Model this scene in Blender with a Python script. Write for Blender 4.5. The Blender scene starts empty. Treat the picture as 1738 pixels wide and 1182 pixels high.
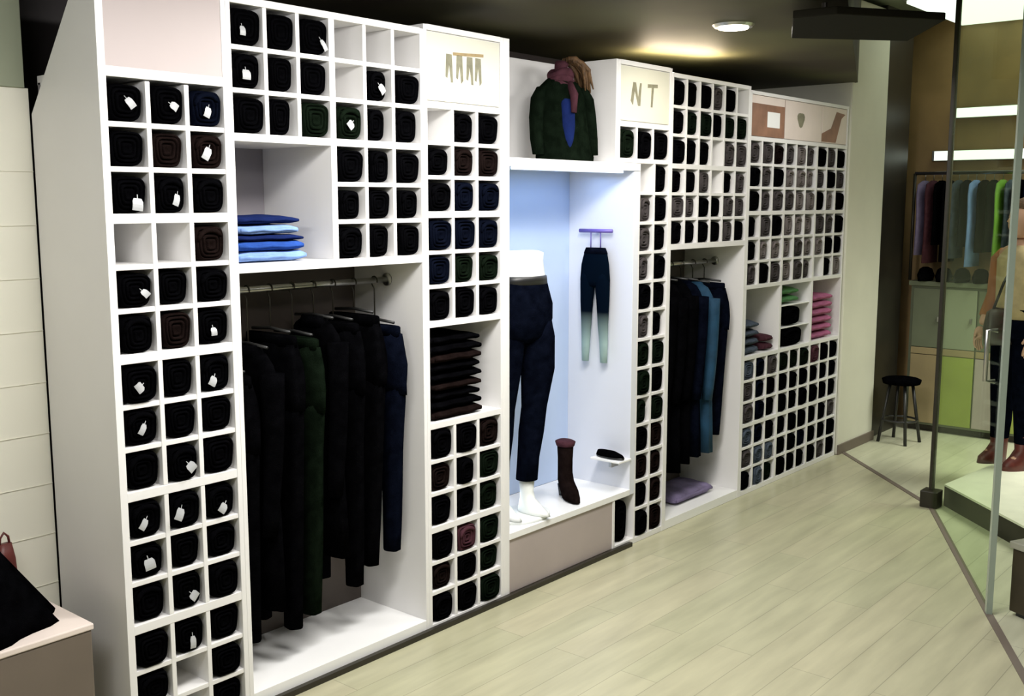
import bpy, bmesh, math, random
from mathutils import Vector, Matrix
random.seed(7)
PI = math.pi
S = bpy.context.scene
COL = S.collection

# ------------------------------------------------------------------ camera
cam_d = bpy.data.cameras.new('camera'); cam = bpy.data.objects.new('camera', cam_d); COL.objects.link(cam)
FOC, TILT, YAW = 1782.65, 0.1383, 0.7025
cam.location = (0, -2.9303, 1.7652)
fw = Vector((math.cos(YAW) * math.cos(TILT), math.sin(YAW) * math.cos(TILT), -math.sin(TILT)))
cam.rotation_euler = fw.to_track_quat('-Z', 'Y').to_euler()
cam_d.sensor_width = 36; cam_d.lens = 36 * FOC / 1738; cam_d.clip_end = 60
S.camera = cam

# ------------------------------------------------------------------ world and exposure
W = bpy.data.worlds.new('world'); S.world = W; W.use_nodes = True
W.node_tree.nodes['Background'].inputs[0].default_value = (0.86, 0.88, 1.0, 1)
W.node_tree.nodes['Background'].inputs[1].default_value = 0.06
vs = S.view_settings
vs.view_transform = 'Standard'; vs.look = 'None'; vs.gamma = 1; vs.use_curve_mapping = False
vs.exposure = -0.33


def area(name, loc, target, size, power, color=(1, 1, 1), sy=None, spread=PI):
    l = bpy.data.lights.new(name, 'AREA'); l.energy = power; l.color = color; l.size = size; l.spread = spread
    if sy: l.shape = 'RECTANGLE'; l.size_y = sy
    o = bpy.data.objects.new(name, l); COL.objects.link(o); o.location = loc
    o.rotation_euler = (Vector(target) - Vector(loc)).to_track_quat('-Z', 'Y').to_euler()
    return o


def spot(name, loc, target, power, angle, color=(1, 1, 1), blend=.6, r=.05):
    l = bpy.data.lights.new(name, 'SPOT'); l.energy = power; l.color = color
    l.spot_size = angle; l.spot_blend = blend; l.shadow_soft_size = r
    o = bpy.data.objects.new(name, l); COL.objects.link(o); o.location = loc
    o.rotation_euler = (Vector(target) - Vector(loc)).to_track_quat('-Z', 'Y').to_euler()
    return o


CZ = 2.56     # shop ceiling
# large lights of the shop ceiling (their panels are built further down)
for i, (x, y, pw) in enumerate([(1.9, -1.10, 36), (2.9, -.90, 48), (4.2, -.80, 30), (5.9, -0.55, 7)]):
    area('ceiling_panel_light', (x, y, CZ - .06), (x + .1, y + .35, 0), .8, pw, (1, .975, .95), .3)
area('corner_light', (0.2, -1.3, CZ - .06), (1.3, .2, 1.1), .8, 26, (.96, .96, 1), .3)  # added fill, brightens the tower side panel and cream wall
area('aisle_light', (1.6, -2.3, CZ - .06), (2.6, -.6, .6), .8, 16, (1, .97, .95), .3)
area('hall_light', (7.5, -2.3, 3.0), (7.7, -2.2, 0), 1.6, 85, (.97, 1, .88), 1.2, 2.0)
# inside the display window
area('display_light', (3.95, .17, 1.895), (3.95, .24, 0), .8, 1.7, (.35, .55, 1), .2)  # added to tint the shade in the window blue
area('display_foot_light', (3.72, .34, .33), (3.9, .05, .9), .5, .8, (.80, .90, 1), .08)


# ------------------------------------------------------------------ materials
def mat(name, col, rough=.5, metal=0, noise=0, nscale=8, bump=0, bscale=200, emit=None, estr=0, spec=.5, coat=0):
    m = bpy.data.materials.new(name); m.use_nodes = True
    nt = m.node_tree; b = nt.nodes['Principled BSDF']
    b.inputs['Base Color'].default_value = (*col, 1); b.inputs['Roughness'].default_value = rough
    b.inputs['Metallic'].default_value = metal; b.inputs['Specular IOR Level'].default_value = spec
    if coat: b.inputs['Coat Weight'].default_value = coat
    if noise or bump:
        tc = nt.nodes.new('ShaderNodeTexCoord')
    if noise:
        n = nt.nodes.new('ShaderNodeTexNoise'); n.inputs['Scale'].default_value = nscale; n.inputs['Detail'].default_value = 4
        r = nt.nodes.new('ShaderNodeValToRGB')
        r.color_ramp.elements[0].position = .3; r.color_ramp.elements[1].position = .7
        r.color_ramp.elements[0].color = (*[c * (1 - noise) for c in col], 1)
        r.color_ramp.elements[1].color = (*[min(1, c * (1 + noise)) for c in col], 1)
        nt.links.new(tc.outputs['Object'], n.inputs['Vector']); nt.links.new(n.outputs['Fac'], r.inputs['Fac'])
        nt.links.new(r.outputs['Color'], b.inputs['Base Color'])
    if bump:
        n2 = nt.nodes.new('ShaderNodeTexNoise'); n2.inputs['Scale'].default_value = bscale; n2.inputs['Detail'].default_value = 3
        bp = nt.nodes.new('ShaderNodeBump'); bp.inputs['Strength'].default_value = bump; bp.inputs['Distance'].default_value = .004
        nt.links.new(tc.outputs['Object'], n2.inputs['Vector']); nt.links.new(n2.outputs['Fac'], bp.inputs['Height'])
        nt.links.new(bp.outputs['Normal'], b.inputs['Normal'])
    if emit:
        b.inputs['Emission Color'].default_value = (*emit, 1); b.inputs['Emission Strength'].default_value = estr
    return m


M = {}
M['white'] = mat('white laminate', (.82, .81, .80), .38, noise=.02, nscale=3, bump=.03, bscale=90)
M['whitebright'] = mat('white gloss lacquer', (.90, .90, .89), .25, noise=.015, nscale=4)
M['pinkwhite'] = mat('pale pink white board', (.50, .43, .42), .5, noise=.03, nscale=2)
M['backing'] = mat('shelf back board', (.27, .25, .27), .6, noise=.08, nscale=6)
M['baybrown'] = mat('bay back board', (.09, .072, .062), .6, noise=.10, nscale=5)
M['black'] = mat('black denim', (.0016, .0016, .002), .85, noise=.4, nscale=25, bump=.6, bscale=260, spec=0)
M['brownblack'] = mat('brown black denim', (.008, .005, .0045), .85, noise=.4, nscale=25, bump=.6, bscale=260, spec=0)
M['navy'] = mat('navy black denim', (.0025, .0035, .008), .85, noise=.4, nscale=25, bump=.6, bscale=260, spec=0)
M['greenblack'] = mat('green black cotton', (.004, .007, .004), .85, noise=.4, nscale=25, bump=.6, bscale=260, spec=0)
M['maroon'] = mat('dark plum cotton', (.06, .022, .03), .85, noise=.3, nscale=25, bump=.5, bscale=260, spec=.05)
M['grey'] = mat('charcoal denim', (.055, .048, .048), .85, noise=.35, nscale=25, bump=.5, bscale=260, spec=.05)
M['taupe'] = mat('taupe denim', (.15, .13, .125), .85, noise=.3, nscale=25, bump=.5, bscale=260, spec=.05)
M['slate'] = mat('slate blue denim', (.06, .075, .10), .85, noise=.35, nscale=25, bump=.5, bscale=260, spec=.05)
M['blue'] = mat('blue jersey', (.022, .07, .30), .8, noise=.25, nscale=14, bump=.4, bscale=200, spec=.05)
M['skyblue'] = mat('light blue jersey', (.20, .32, .62), .8, noise=.2, nscale=14, bump=.4, bscale=200, spec=.05)
M['darkblue'] = mat('dark blue jersey', (.006, .014, .075), .8, noise=.25, nscale=14, bump=.4, bscale=200, spec=.05)
M['petrol'] = mat('petrol blue denim', (.010, .050, .10), .75, noise=.25, nscale=12, bump=.4, bscale=200, spec=.3)
M['tag'] = mat('grey paper tag', (.42, .43, .44), .4)
M['pink'] = mat('magenta knit', (.34, .09, .19), .8, noise=.3, nscale=12, bump=.5, bscale=200)
M['green'] = mat('green knit', (.05, .18, .05), .8, noise=.3, nscale=12, bump=.5, bscale=200)
M['purple'] = mat('purple grey knit', (.15, .12, .22), .8, noise=.3, nscale=12, bump=.5, bscale=200)
M['metal'] = mat('brushed steel', (.45, .45, .43), .3, metal=1)
M['darkmetal'] = mat('dark bronze metal', (.030, .026, .018), .4, metal=.3, noise=.2, nscale=5)
M['mattblack'] = mat('matt dark brown panel', (.012, .011, .007), .8, spec=.1)
M['blackplastic'] = mat('black plastic', (.012, .012, .012), .4)
M['poster'] = mat('cream poster board', (.68, .67, .56), .5, noise=.03, nscale=3)
M['posterpink'] = mat('pale pink poster', (.76, .66, .60), .5, noise=.05, nscale=5)
M['posterbrown'] = mat('brown poster print', (.26, .13, .08), .5, noise=.25, nscale=9)
M['sketch'] = mat('grey brown print ink', (.22, .21, .14), .6, noise=.2, nscale=30)
M['sketchgold'] = mat('ochre print ink', (.34, .25, .12), .6, noise=.2, nscale=30)
M['lilac'] = mat('lilac white laminate', (.74, .76, .82), .4)
M['displayback'] = mat('pale blue display back', (.52, .64, .86), .5, noise=.03, nscale=2)  # the window's bluish light is put into this board colour
M['mannequin'] = mat('white mannequin', (.85, .88, .86), .35)
M['skin'] = mat('skin', (.55, .32, .22), .55)
M['cream'] = mat('cream wall paint', (.84, .82, .70), .6, noise=.03, nscale=2)
M['creamgreen'] = mat('sage header paint', (.30, .33, .23), .6, noise=.08, nscale=2)
M['pillar'] = mat('cream pillar plaster', (.70, .69, .58), .6, noise=.04, nscale=3)
M['darkwall'] = mat('dark wall', (.045, .035, .035), .6, noise=.2, nscale=2)
M['plinth'] = mat('grey brown plinth', (.15, .12, .095), .55, noise=.10, nscale=3)
M['basegrey'] = mat('grey pink cabinet front', (.42, .36, .34), .5, noise=.06, nscale=3)
M['redbrown'] = mat('red brown leather', (.10, .016, .012), .45, noise=.3, nscale=20)
M['hair'] = mat('brown hair', (.09, .045, .015), .7, noise=.5, nscale=40, bump=1, bscale=120)
M['wood'] = mat('tan wood board', (.34, .22, .09), .5, noise=.2, nscale=3)
M['olive'] = mat('olive grey cabinet', (.14, .16, .10), .5, noise=.15, nscale=3)
M['tan'] = mat('tan cabinet', (.32, .25, .13), .5, noise=.15, nscale=3)
M['lime'] = mat('lime green panel', (.30, .36, .07), .5, noise=.15, nscale=3)
M['limebright'] = mat('bright lime garment', (.16, .36, .03), .7, noise=.2, nscale=9)
M['orange'] = mat('rust knit', (.32, .11, .03), .8, noise=.2, nscale=12)
M['beige'] = mat('sand knit', (.50, .40, .22), .8, noise=.2, nscale=12)
M['lamp'] = mat('lamp diffuser', (1, 1, 1), .5, emit=(1, .97, .85), estr=9)
M['warmlamp'] = mat('warm lamp diffuser', (1, 1, 1), .5, emit=(1, .90, .74), estr=14)
M['coollamp'] = mat('cool tube', (1, 1, 1), .5, emit=(.85, 1, .85), estr=1.7)
M['led'] = mat('led diffuser', (1, 1, 1), .5, emit=(.65, .8, 1), estr=2)


def glass_mat(name, tint, refl):
    m = bpy.data.materials.new(name); m.use_nodes = True; nt = m.node_tree
    for n in list(nt.nodes): nt.nodes.remove(n)
    o = nt.nodes.new('ShaderNodeOutputMaterial'); t = nt.nodes.new('ShaderNodeBsdfTransparent')
    g = nt.nodes.new('ShaderNodeBsdfGlossy'); mx = nt.nodes.new('ShaderNodeMixShader')
    mx.inputs[0].default_value = refl
    t.inputs[0].default_value = (*tint, 1); g.inputs[1].default_value = .02; g.inputs[0].default_value = (.9, 1, .92, 1)
    nt.links.new(t.outputs[0], mx.inputs[1]); nt.links.new(g.outputs[0], mx.inputs[2])
    nt.links.new(mx.outputs[0], o.inputs[0]); return m


M['glass'] = glass_mat('green tinted glass', (.90, .95, .86), .04)
M['glassedge'] = mat('glass edge', (.30, .36, .30), .15, spec=.8)


def floor_mat(name, c1, c2, gloss=.35):
    m = bpy.data.materials.new(name); m.use_nodes = True; nt = m.node_tree; b = nt.nodes['Principled BSDF']
    tc = nt.nodes.new('ShaderNodeTexCoord')
    br = nt.nodes.new('ShaderNodeTexBrick'); br.inputs['Scale'].default_value = 1
    br.inputs['Brick Width'].default_value = 1.2; br.inputs['Row Height'].default_value = .16
    br.inputs['Mortar Size'].default_value = .0015
    br.inputs['Color1'].default_value = (*c1, 1); br.inputs['Color2'].default_value = (*c2, 1)
    br.inputs['Mortar'].default_value = (*[c * .6 for c in c1], 1); br.offset = .37
    n = nt.nodes.new('ShaderNodeTexNoise'); n.inputs['Scale'].default_value = 2.2; n.inputs['Detail'].default_value = 6
    mp = nt.nodes.new('ShaderNodeMapping'); mp.inputs['Scale'].default_value = (1, 7, 1)
    mix = nt.nodes.new('ShaderNodeMix'); mix.data_type = 'RGBA'; mix.blend_type = 'OVERLAY'; mix.inputs[0].default_value = .30
    nt.links.new(tc.outputs['Object'], br.inputs['Vector']); nt.links.new(tc.outputs['Object'], mp.inputs[0])
    nt.links.new(mp.outputs[0], n.inputs['Vector'])
    nt.links.new(br.outputs['Color'], mix.inputs[6]); nt.links.new(n.outputs['Fac'], mix.inputs[7])
    hs = nt.nodes.new('ShaderNodeHueSaturation'); hs.inputs['Saturation'].default_value = .9
    nt.links.new(mix.outputs[2], hs.inputs['Color']); nt.links.new(hs.outputs[0], b.inputs['Base Color'])
    b.inputs['Roughness'].default_value = gloss; return m


M['floor'] = floor_mat('pale olive wood planks', (.47, .44, .28), (.43, .42, .26), .32)
M['floor2'] = floor_mat('pale stone floor', (.55, .55, .38), (.52, .52, .36), .3)


def ceiling_mat():
    m = bpy.data.materials.new('mottled brown ceiling'); m.use_nodes = True; nt = m.node_tree; b = nt.nodes['Principled BSDF']
    tc = nt.nodes.new('ShaderNodeTexCoord'); n = nt.nodes.new('ShaderNodeTexNoise'); n.inputs['Scale'].default_value = .9; n.inputs['Detail'].default_value = 2
    r = nt.nodes.new('ShaderNodeValToRGB'); r.color_ramp.elements[0].position = .35; r.color_ramp.elements[1].position = .65
    r.color_ramp.elements[0].color = (.05, .04, .028, 1); r.color_ramp.elements[1].color = (.12, .12, .06, 1)
    nt.links.new(tc.outputs['Object'], n.inputs['Vector']); nt.links.new(n.outputs['Fac'], r.inputs['Fac']); nt.links.new(r.outputs[0], b.inputs['Base Color'])
    b.inputs['Roughness'].default_value = .6; b.inputs['Specular IOR Level'].default_value = .15; return m


M['ceiling'] = ceiling_mat()


# ------------------------------------------------------------------ mesh helpers
def bx(bm, x0, y0, z0, x1, y1, z1):
    v = [bm.verts.new((x, y, z)) for z in (z0, z1) for y in (y0, y1) for x in (x0, x1)]
    for f in ((0, 2, 3, 1), (4, 5, 7, 6), (0, 1, 5, 4), (2, 6, 7, 3), (0, 4, 6, 2), (1, 3, 7, 5)):
        bm.faces.new([v[i] for i in f])


def prism(bm, pts, axis_vec):
    """pts: list of 3d points of one face; extruded by axis_vec"""
    a = [bm.verts.new(p) for p in pts]; b = [bm.verts.new(Vector(p) + Vector(axis_vec)) for p in pts]
    n = len(a); bm.faces.new(a[::-1]); bm.faces.new(b)
    for i in range(n): bm.faces.new((a[i], a[(i + 1) % n], b[(i + 1) % n], b[i]))


def loft(bm, rings, cap=True):
    R = [[bm.verts.new(p) for p in r] for r in rings]
    n = len(R[0])
    for i in range(len(R) - 1):
        for j in range(n):
            bm.faces.new((R[i][j], R[i][(j + 1) % n], R[i + 1][(j + 1) % n], R[i + 1][j]))
    if cap: bm.faces.new(R[0][::-1]); bm.faces.new(R[-1])


def ring(c, rx, ry, n=20, ph=0, wav=0, k=5, e=2.0, ux=(1, 0, 0), uy=(0, 1, 0)):
    c = Vector(c); ux = Vector(ux); uy = Vector(uy); out = []
    for i in range(n):
        a = 2 * PI * i / n; s = 1 + wav * math.sin(k * a + ph)
        ca, sa = math.cos(a), math.sin(a)
        x = math.copysign(abs(ca) ** (2 / e), ca) * rx * s; y = math.copysign(abs(sa) ** (2 / e), sa) * ry * s
        out.append(c + ux * x + uy * y)
    return out


def tube(bm, pts, r, n=10):
    pts = [Vector(p) for p in pts]; rings = []
    for i, p in enumerate(pts):
        d = (pts[min(i + 1, len(pts) - 1)] - pts[max(i - 1, 0)]).normalized()
        u = d.orthogonal().normalized() if i == 0 else (u0 - d * u0.dot(d)).normalized()
        u0 = u; w = d.cross(u)
        rr = r[i] if isinstance(r, (list, tuple)) else r
        rings.append(ring(p, rr, rr, n, ux=u, uy=w))
    loft(bm, rings)


def obj(name, bm, m, parent=None, smooth=False, bevel=0, sub=0):
    bmesh.ops.recalc_face_normals(bm, faces=bm.faces)
    me = bpy.data.meshes.new(name); bm.to_mesh(me); bm.free()
    me.materials.append(M[m] if isinstance(m, str) else m)
    if smooth:
        for p in me.polygons: p.use_smooth = True
    o = bpy.data.objects.new(name, me); COL.objects.link(o)
    if parent: o.parent = parent
    if bevel:
        b = o.modifiers.new('bevel', 'BEVEL'); b.width = bevel; b.segments = 2; b.limit_method = 'ANGLE'
    if sub:
        s = o.modifiers.new('sub', 'SUBSURF'); s.levels = sub; s.render_levels = sub
    return o


def box(name, a, b, m, parent=None, bevel=.002):
    bm = bmesh.new(); bx(bm, *[min(p, q) for p, q in zip(a, b)], *[max(p, q) for p, q in zip(a, b)])
    return obj(name, bm, m, parent, bevel=bevel)


def tag(o, label, cat, group=None):
    o['label'] = label; o['category'] = cat
    if group: o['group'] = group
    return o


def thing(name, label, cat, loc=(0, 0, 0), rz=0, group=None):
    o = bpy.data.objects.new(name, None); COL.objects.link(o); o.location = loc; o.rotation_euler = (0, 0, rz)
    o.empty_display_size = .1
    return tag(o, label, cat, group)


def struct(o): o['kind'] = 'structure'; return o


def dup(root, loc, rz=None, label=None, group=None, scale=None):
    r = root.copy(); COL.objects.link(r); r.location = loc
    if rz is not None: r.rotation_euler = (0, 0, rz)
    if scale: r.scale = scale
    if label: r['label'] = label
    if group: r['group'] = group
    for ch in list(root.children):
        c = ch.copy(); COL.objects.link(c); c.parent = r
        for g in list(ch.children):
            d = g.copy(); COL.objects.link(d); d.parent = c
    return r


# ------------------------------------------------------------------ the setting
# shop floor ends at the threshold; a paler floor lies beyond it
TH = [(7.75, 0.30), (7.10, 0.0), (6.13, -.95), (4.66, -1.69), (2.6, -2.75), (-1.6, -4.9)]
bm = bmesh.new(); prism(bm, [(x, y, -.05) for x, y in [(-1.6, .95), (7.75, .95)] + TH][::-1], (0, 0, .05))
struct(obj('floor', bm, 'floor'))
bm = bmesh.new(); prism(bm, [(x, y, -.05) for x, y in TH + [(-1.6, -7), (9.2, -7), (9.2, .95), (7.75, .95)]], (0, 0, .05))
struct(obj('floor_hall', bm, 'floor2'))
bm = bmesh.new()
for (xa, ya), (xb, yb) in zip(TH[:4], TH[1:5]):
    d = Vector((xb - xa, yb - ya, 0)).normalized(); n_ = Vector((-d.y, d.x, 0)) * .016
    a_, b_ = Vector((xa, ya, 0)), Vector((xb, yb, 0))
    prism(bm, [a_ - n_, b_ - n_, b_ + n_, a_ + n_], (0, 0, .004))
struct(obj('trim_1', bm, 'plinth'))
# walls
box_ = box('wall_back', (-1.6, .80, 0), (7.75, .95, 3.2), 'darkwall'); struct(box_)
bm = bmesh.new(); bx(bm, -1.6, .43, 0, 1.605, .55, 2.12)
for k in range(9): bx(bm, -1.6, .426, .50 + k * .17, 1.605, .43, .503 + k * .17 - .006 + .004)
struct(obj('wall_left', bm, 'cream', bevel=.002))
struct(box('trim_2', (-1.6, .42, 2.12), (1.590, .56, CZ), 'creamgreen'))
struct(box('trim_3', (1.60, -.022, 0), (4.40, -.001, .022), 'darkmetal', bevel=.001))  # dark strip standing in for the shadow gap under the units
# ceiling: low over the shop, higher over the hall beyond the threshold
CE = [(7.55, .80), (7.02, -.03), (4.15, -1.16), (3.5, -2.3), (-1.6, -4.9)]
bm = bmesh.new(); prism(bm, [(x, y, CZ) for x, y in [(-1.6, .95), (7.55, .95)] + CE], (0, 0, .06))
struct(obj('ceiling', bm, 'ceiling'))
bm = bmesh.new()
for (xa, ya), (xb, yb) in zip(CE[1:-1], CE[2:]):
    d = Vector((xb - xa, yb - ya, 0)).normalized(); n_ = Vector((-d.y, d.x, 0)) * .05
    prism(bm, [Vector((xa, ya, CZ + .06)) - n_ * 0, Vector((xb, yb, CZ + .06)), Vector((xb, yb, CZ + .06)) - n_, Vector((xa, ya, CZ + .06)) - n_], (0, 0, .53))
struct(obj('wall_bulkhead', bm, 'ceiling'))
bm = bmesh.new(); bx(bm, -1.6, -7, 3.15, 9.2, .95, 3.25); struct(obj('ceiling_hall', bm, 'olive'))
struct(box('wall_camera_side', (-1.75, -7, 0), (-1.6, .95, 3.2), 'cream'))
struct(box('wall_front', (-1.6, -7.1, 0), (9.2, -7, 3.2), 'creamgreen'))
struct(box('wall_right', (8.53, -7, 0), (8.68, .95, 3.2), 'wood'))
# the cream pillar closing the cubby wall and the dark post beside it
struct(box('wall_pillar', (6.99, -.01, 0), (7.62, .80, CZ + .55), 'pillar', bevel=.01))
struct(box('baseboard_pillar', (6.985, -.022, 0), (7.63, -.010, .07), 'plinth'))
struct(box('wall_post', (7.62, .02, 0), (8.16, .80, 3.2), 'darkmetal', bevel=.006))

# ------------------------------------------------------------------ ceiling fixtures
for (x, y, w, lab) in [(0.2, -1.3, .8, 'long white ceiling light panel over the left corner plinth'), (1.9, -1.10, .8, 'long white ceiling light panel farthest from the pillar'), (2.9, -.90, .8, 'long white ceiling light panel above the aisle by the left hanging bay')]:  # the left corner panel is added to go with the fill light
    t = thing('ceiling_light', lab, 'light', (x, y, CZ - .03), 0, 'long ceiling light panels')
    bm = bmesh.new()
    bx(bm, -w / 2 - .02, -.17, 0, w / 2 + .02, -.15, .03); bx(bm, -w / 2 - .02, .15, 0, w / 2 + .02, .17, .03)
    bx(bm, -w / 2 - .02, -.15, 0, -w / 2, .15, .03); bx(bm, w / 2, -.15, 0, w / 2 + .02, .15, .03)
    obj('frame', bm, 'metal', t)
    box('diffuser', (-w / 2, -.15, .012), (w / 2, .15, .022), 'lamp', t, bevel=0)
t = thing('downlight', 'bright round ceiling downlight with a warm glow above the far cubbies', 'light', (4.40, -.52, CZ - .012))
bm = bmesh.new(); loft(bm, [ring((0, 0, 0), .085, .085, 28), ring((0, 0, .012), .095, .095, 28)]); obj('trim_ring', bm, 'metal', t)
bm = bmesh.new(); loft(bm, [ring((0, 0, -.006), .066, .066, 28), ring((0, 0, .002), .07, .07, 28)]); obj('lens', bm, 'warmlamp', t)
spot('downlight_beam', (4.40, -.52, CZ - .03), (4.9, 0.25, 1.2), 26, 2.2, (1, .88, .72), 1, .06)
# a warm strip washing the ceiling, resting on top of the far shelving
t = thing('uplight', 'warm uplight bar lying on top of the far cubbies', 'light', (5.05, .14, 2.425))
box('housing', (-.30, -.03, 0), (.30, .03, .018), 'metal', t)
box('diffuser', (-.29, -.022, .018), (.29, .022, .022), 'warmlamp', t, bevel=0)
area('uplight_beam', (5.05, .14, 2.452), (5.0, .02, 3), .5, 9.0, (1, .80, .58), .05)

# dark flat canopy hanging under the ceiling in front of the pillar
t = thing('ceiling_canopy', 'flat dark canopy slab hanging under the ceiling before the cream pillar', 'canopy')
bm = bmesh.new(); prism(bm, [(3.96, -1.20, 2.475), (3.94, -1.03, 2.475), (4.41, -.80, 2.475), (4.82, -1.16, 2.475), (4.37, -1.47, 2.475)], (0, 0, .03)); obj('slab', bm, 'mattblack', t, bevel=.004)
bm = bmesh.new()
for (x, y) in ((4.16, -1.06), (4.42, -.90)): tube(bm, [(x, y, 2.504), (x, y, CZ)], .012)
obj('hanger_rod', bm, 'darkmetal', t)

# ------------------------------------------------------------------ shelving units
T = .018; DEP = .42


class Unit:
    def __init__(s, name, label, cat='shelving unit'):
        s.t = thing(name, label, cat, (0, 0, 0), 0, 'white shelving units along the wall')
    def p(s, name, a, b, m='white'): return box(name, a, b, m, s.t, bevel=.0015)
    def vert(s, name, x, z0, z1, th=T, y0=0, y1=DEP, m='white'): return s.p(name, (x - th / 2, y0, z0), (x + th / 2, y1, z1), m)
    def hor(s, name, z, x0, x1, th=T, y0=0, y1=DEP, m='white'): return s.p(name, (x0, y0, z - th / 2), (x1, y1, z + th / 2), m)
    def grid(s, x0, x1, z0, z1, nc, nr, th=.016):
        """x0..x1 and z0..z1 are clear inner bounds; returns cells by (row from top, column)"""
        dx = (x1 - x0) / nc; dz = (z1 - z0) / nr; cells = {}
        for i in range(1, nc): s.vert('divider', x0 + i * dx, z0, z1, th, .002, DEP - .02)
        for j in range(1, nr): s.hor('shelf', z0 + j * dz, x0, x1, th, .0035, DEP - .02)
        for r in range(nr):
            for c in range(nc):
                xa = x0 + c * dx + (th / 2 if c else 0); xb = x0 + (c + 1) * dx - (th / 2 if c < nc - 1 else 0)
                zb = z1 - r * dz - (th / 2 if r else 0); za = z1 - (r + 1) * dz + (th / 2 if r < nr - 1 else 0)
                cells[(r, c)] = (xa, xb, za, zb)
        return cells


MODZ = [0, .43, .86, 1.29, 1.715, 2.14]
XA, XB, XB2, XC, XD, XE0, XE, XF, XG = 1.607, 2.049, 2.485, 2.937, 3.405, 4.255, 4.42, 4.73, 5.58
XEND = 6.97
SEC = {}   # section -> cells
# A: leftmost tower
u = Unit('cubby_tower', 'tall white cubby tower at the left end under a blank pinkish panel')
bm = bmesh.new()
prism(bm, [(XA, 0, 0), (XA, DEP, 0), (XA, DEP, 2.04), (XA, .13, 2.38), (XA, .02, 2.50), (XA, 0, 2.50)], (.024, 0, 0))
obj('side_panel', bm, 'white', u.t)
u.p('side_panel', (XB - T, 0, 0), (XB, DEP, 2.50))
u.p('blank_panel', (XA + .024, .002, 2.157), (XB - T, .02, 2.50), 'pinkwhite')
u.p('back_panel', (XA + .024, DEP - .02, .03), (XB - T, DEP - .002, 2.14), 'backing')
u.p('base', (XA + .024, .004, 0), (XB - T, DEP - .03, .03))
u.hor('top_panel', 2.145, XA + .024, XB - T, .03, .001, DEP)
CA = {}
for k in range(5):
    z0, z1 = MODZ[k] + (.030 if k == 0 else .015), MODZ[k + 1] - .015
    if k: u.hor('thick_shelf', MODZ[k], XA + .024, XB - T, .03, .001, DEP - .02)
    g = u.grid(XA + .024, XB - T, z0, z1, 3, 3)
    for (r, c), v in g.items(): CA[((4 - k) * 3 + r, c)] = v
SEC['A'] = CA
# B: wide unit with two cubby blocks, a square niche and a hanging bay
u = Unit('wardrobe_unit', 'wide white unit with cubbies above, blue clothes niche and big left hanging bay')
u.p('side_panel', (XB + .0005, 0, 0), (XB + T, DEP, 2.42))
u.p('side_panel', (XC - T, 0, 0), (XC - .0005, DEP, 2.42))
u.hor('top_panel', 2.41, XB + T, XC - T, .024)
u.vert('divider_panel', XB2, 1.56, 2.398, .026, .001, DEP - .02)
u.hor('thick_shelf', 1.975, XB + T, XB2 - .013, .026, .001, DEP - .02)
u.hor('thick_shelf', 1.975, XB2 + .013, XC - T, .026, .001, DEP - .02)
u.hor('thick_shelf', 1.545, XB + T, XC - T, .030, .001, DEP - .02)
u.p('back_panel', (XB + T, DEP - .02, 1.56), (XC - T, DEP - .002, 2.40), 'backing')
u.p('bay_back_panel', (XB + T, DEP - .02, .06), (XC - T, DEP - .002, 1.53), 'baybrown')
u.p('base', (XB + T, .001, 0), (XC - T, DEP, .06), 'whitebright')
SEC['B1'] = u.grid(XB + T, XB2 - .013, 1.988, 2.398, 3, 3)
SEC['B2'] = u.grid(XB2 + .013, XC - T, 1.988, 2.398, 3, 3)
SEC['B3'] = u.grid(XB2 + .013, XC - T, 1.56, 1.962, 3, 3)
unitB = u
# C: narrower tower
u = Unit('cubby_tower', 'white cubby tower with cream garment poster and dark niche at its middle')
u.p('side_panel', (XC + .0005, 0, 0), (XC + T, DEP, 2.44))
u.p('side_panel', (XD - T, 0, 0), (XD, DEP, 2.44))
u.hor('top_panel', 2.43, XC + T, XD - T, .022)
for z in (2.14, 1.715, 1.28, .865, .43): u.hor('thick_shelf', z, XC + T, XD - T, .026, .001, DEP - .02)
u.p('poster_backing', (XC + T, .012, 2.153), (XD - T, .03, 2.419))
u.p('back_panel', (XC + T, DEP - .02, .03), (XD - T, DEP - .002, 2.13), 'backing')
u.p('base', (XC + T, .001, 0), (XD - T, DEP - .03, .03))
SEC['C1'] = u.grid(XC + T, XD - T, 1.728, 2.127, 3, 3)
SEC['C2'] = u.grid(XC + T, XD - T, 1.293, 1.702, 3, 3)
SEC['C3'] = u.grid(XC + T, XD - T, .443, .852, 3, 3)
SEC['C4'] = u.grid(XC + T, XD - T, .03, .417, 3, 3)
# D: display unit
u = Unit('display_unit', 'white display unit with blue lit window, bust niche above and grey base', 'display case')
u.p('side_panel', (XD + .0005, 0, 0), (XD + .040, DEP, 2.44))
u.p('side_panel', (4.25 - T, .001, 1.95), (4.25, DEP, 2.44))
u.hor('display_shelf', 1.935, XD + .040, 4.445, .036, -.004, DEP, 'whitebright')
u.p('niche_back_panel', (XD + .04, .36, 1.953), (4.25 - T, DEP, 2.44))
u.p('window_back_panel', (XD + .04, DEP - .02, .30), (4.40, DEP, 1.917), 'displayback')
u.p('window_side_panel', (4.395, 0, .27), (4.44, DEP - .02, 1.917), 'lilac')
u.p('window_floor', (XD + .04, -.003, .27), (4.395, DEP - .02, .30), 'whitebright')
u.p('base_cabinet', (XD + .04, .004, .02), (4.25, DEP, .27), 'basegrey')
u.p('led_bar', (XD + .10, .02, 1.905), (4.33, .045, 1.917), 'led')  # added glowing bar, goes with the blue tint light
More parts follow.
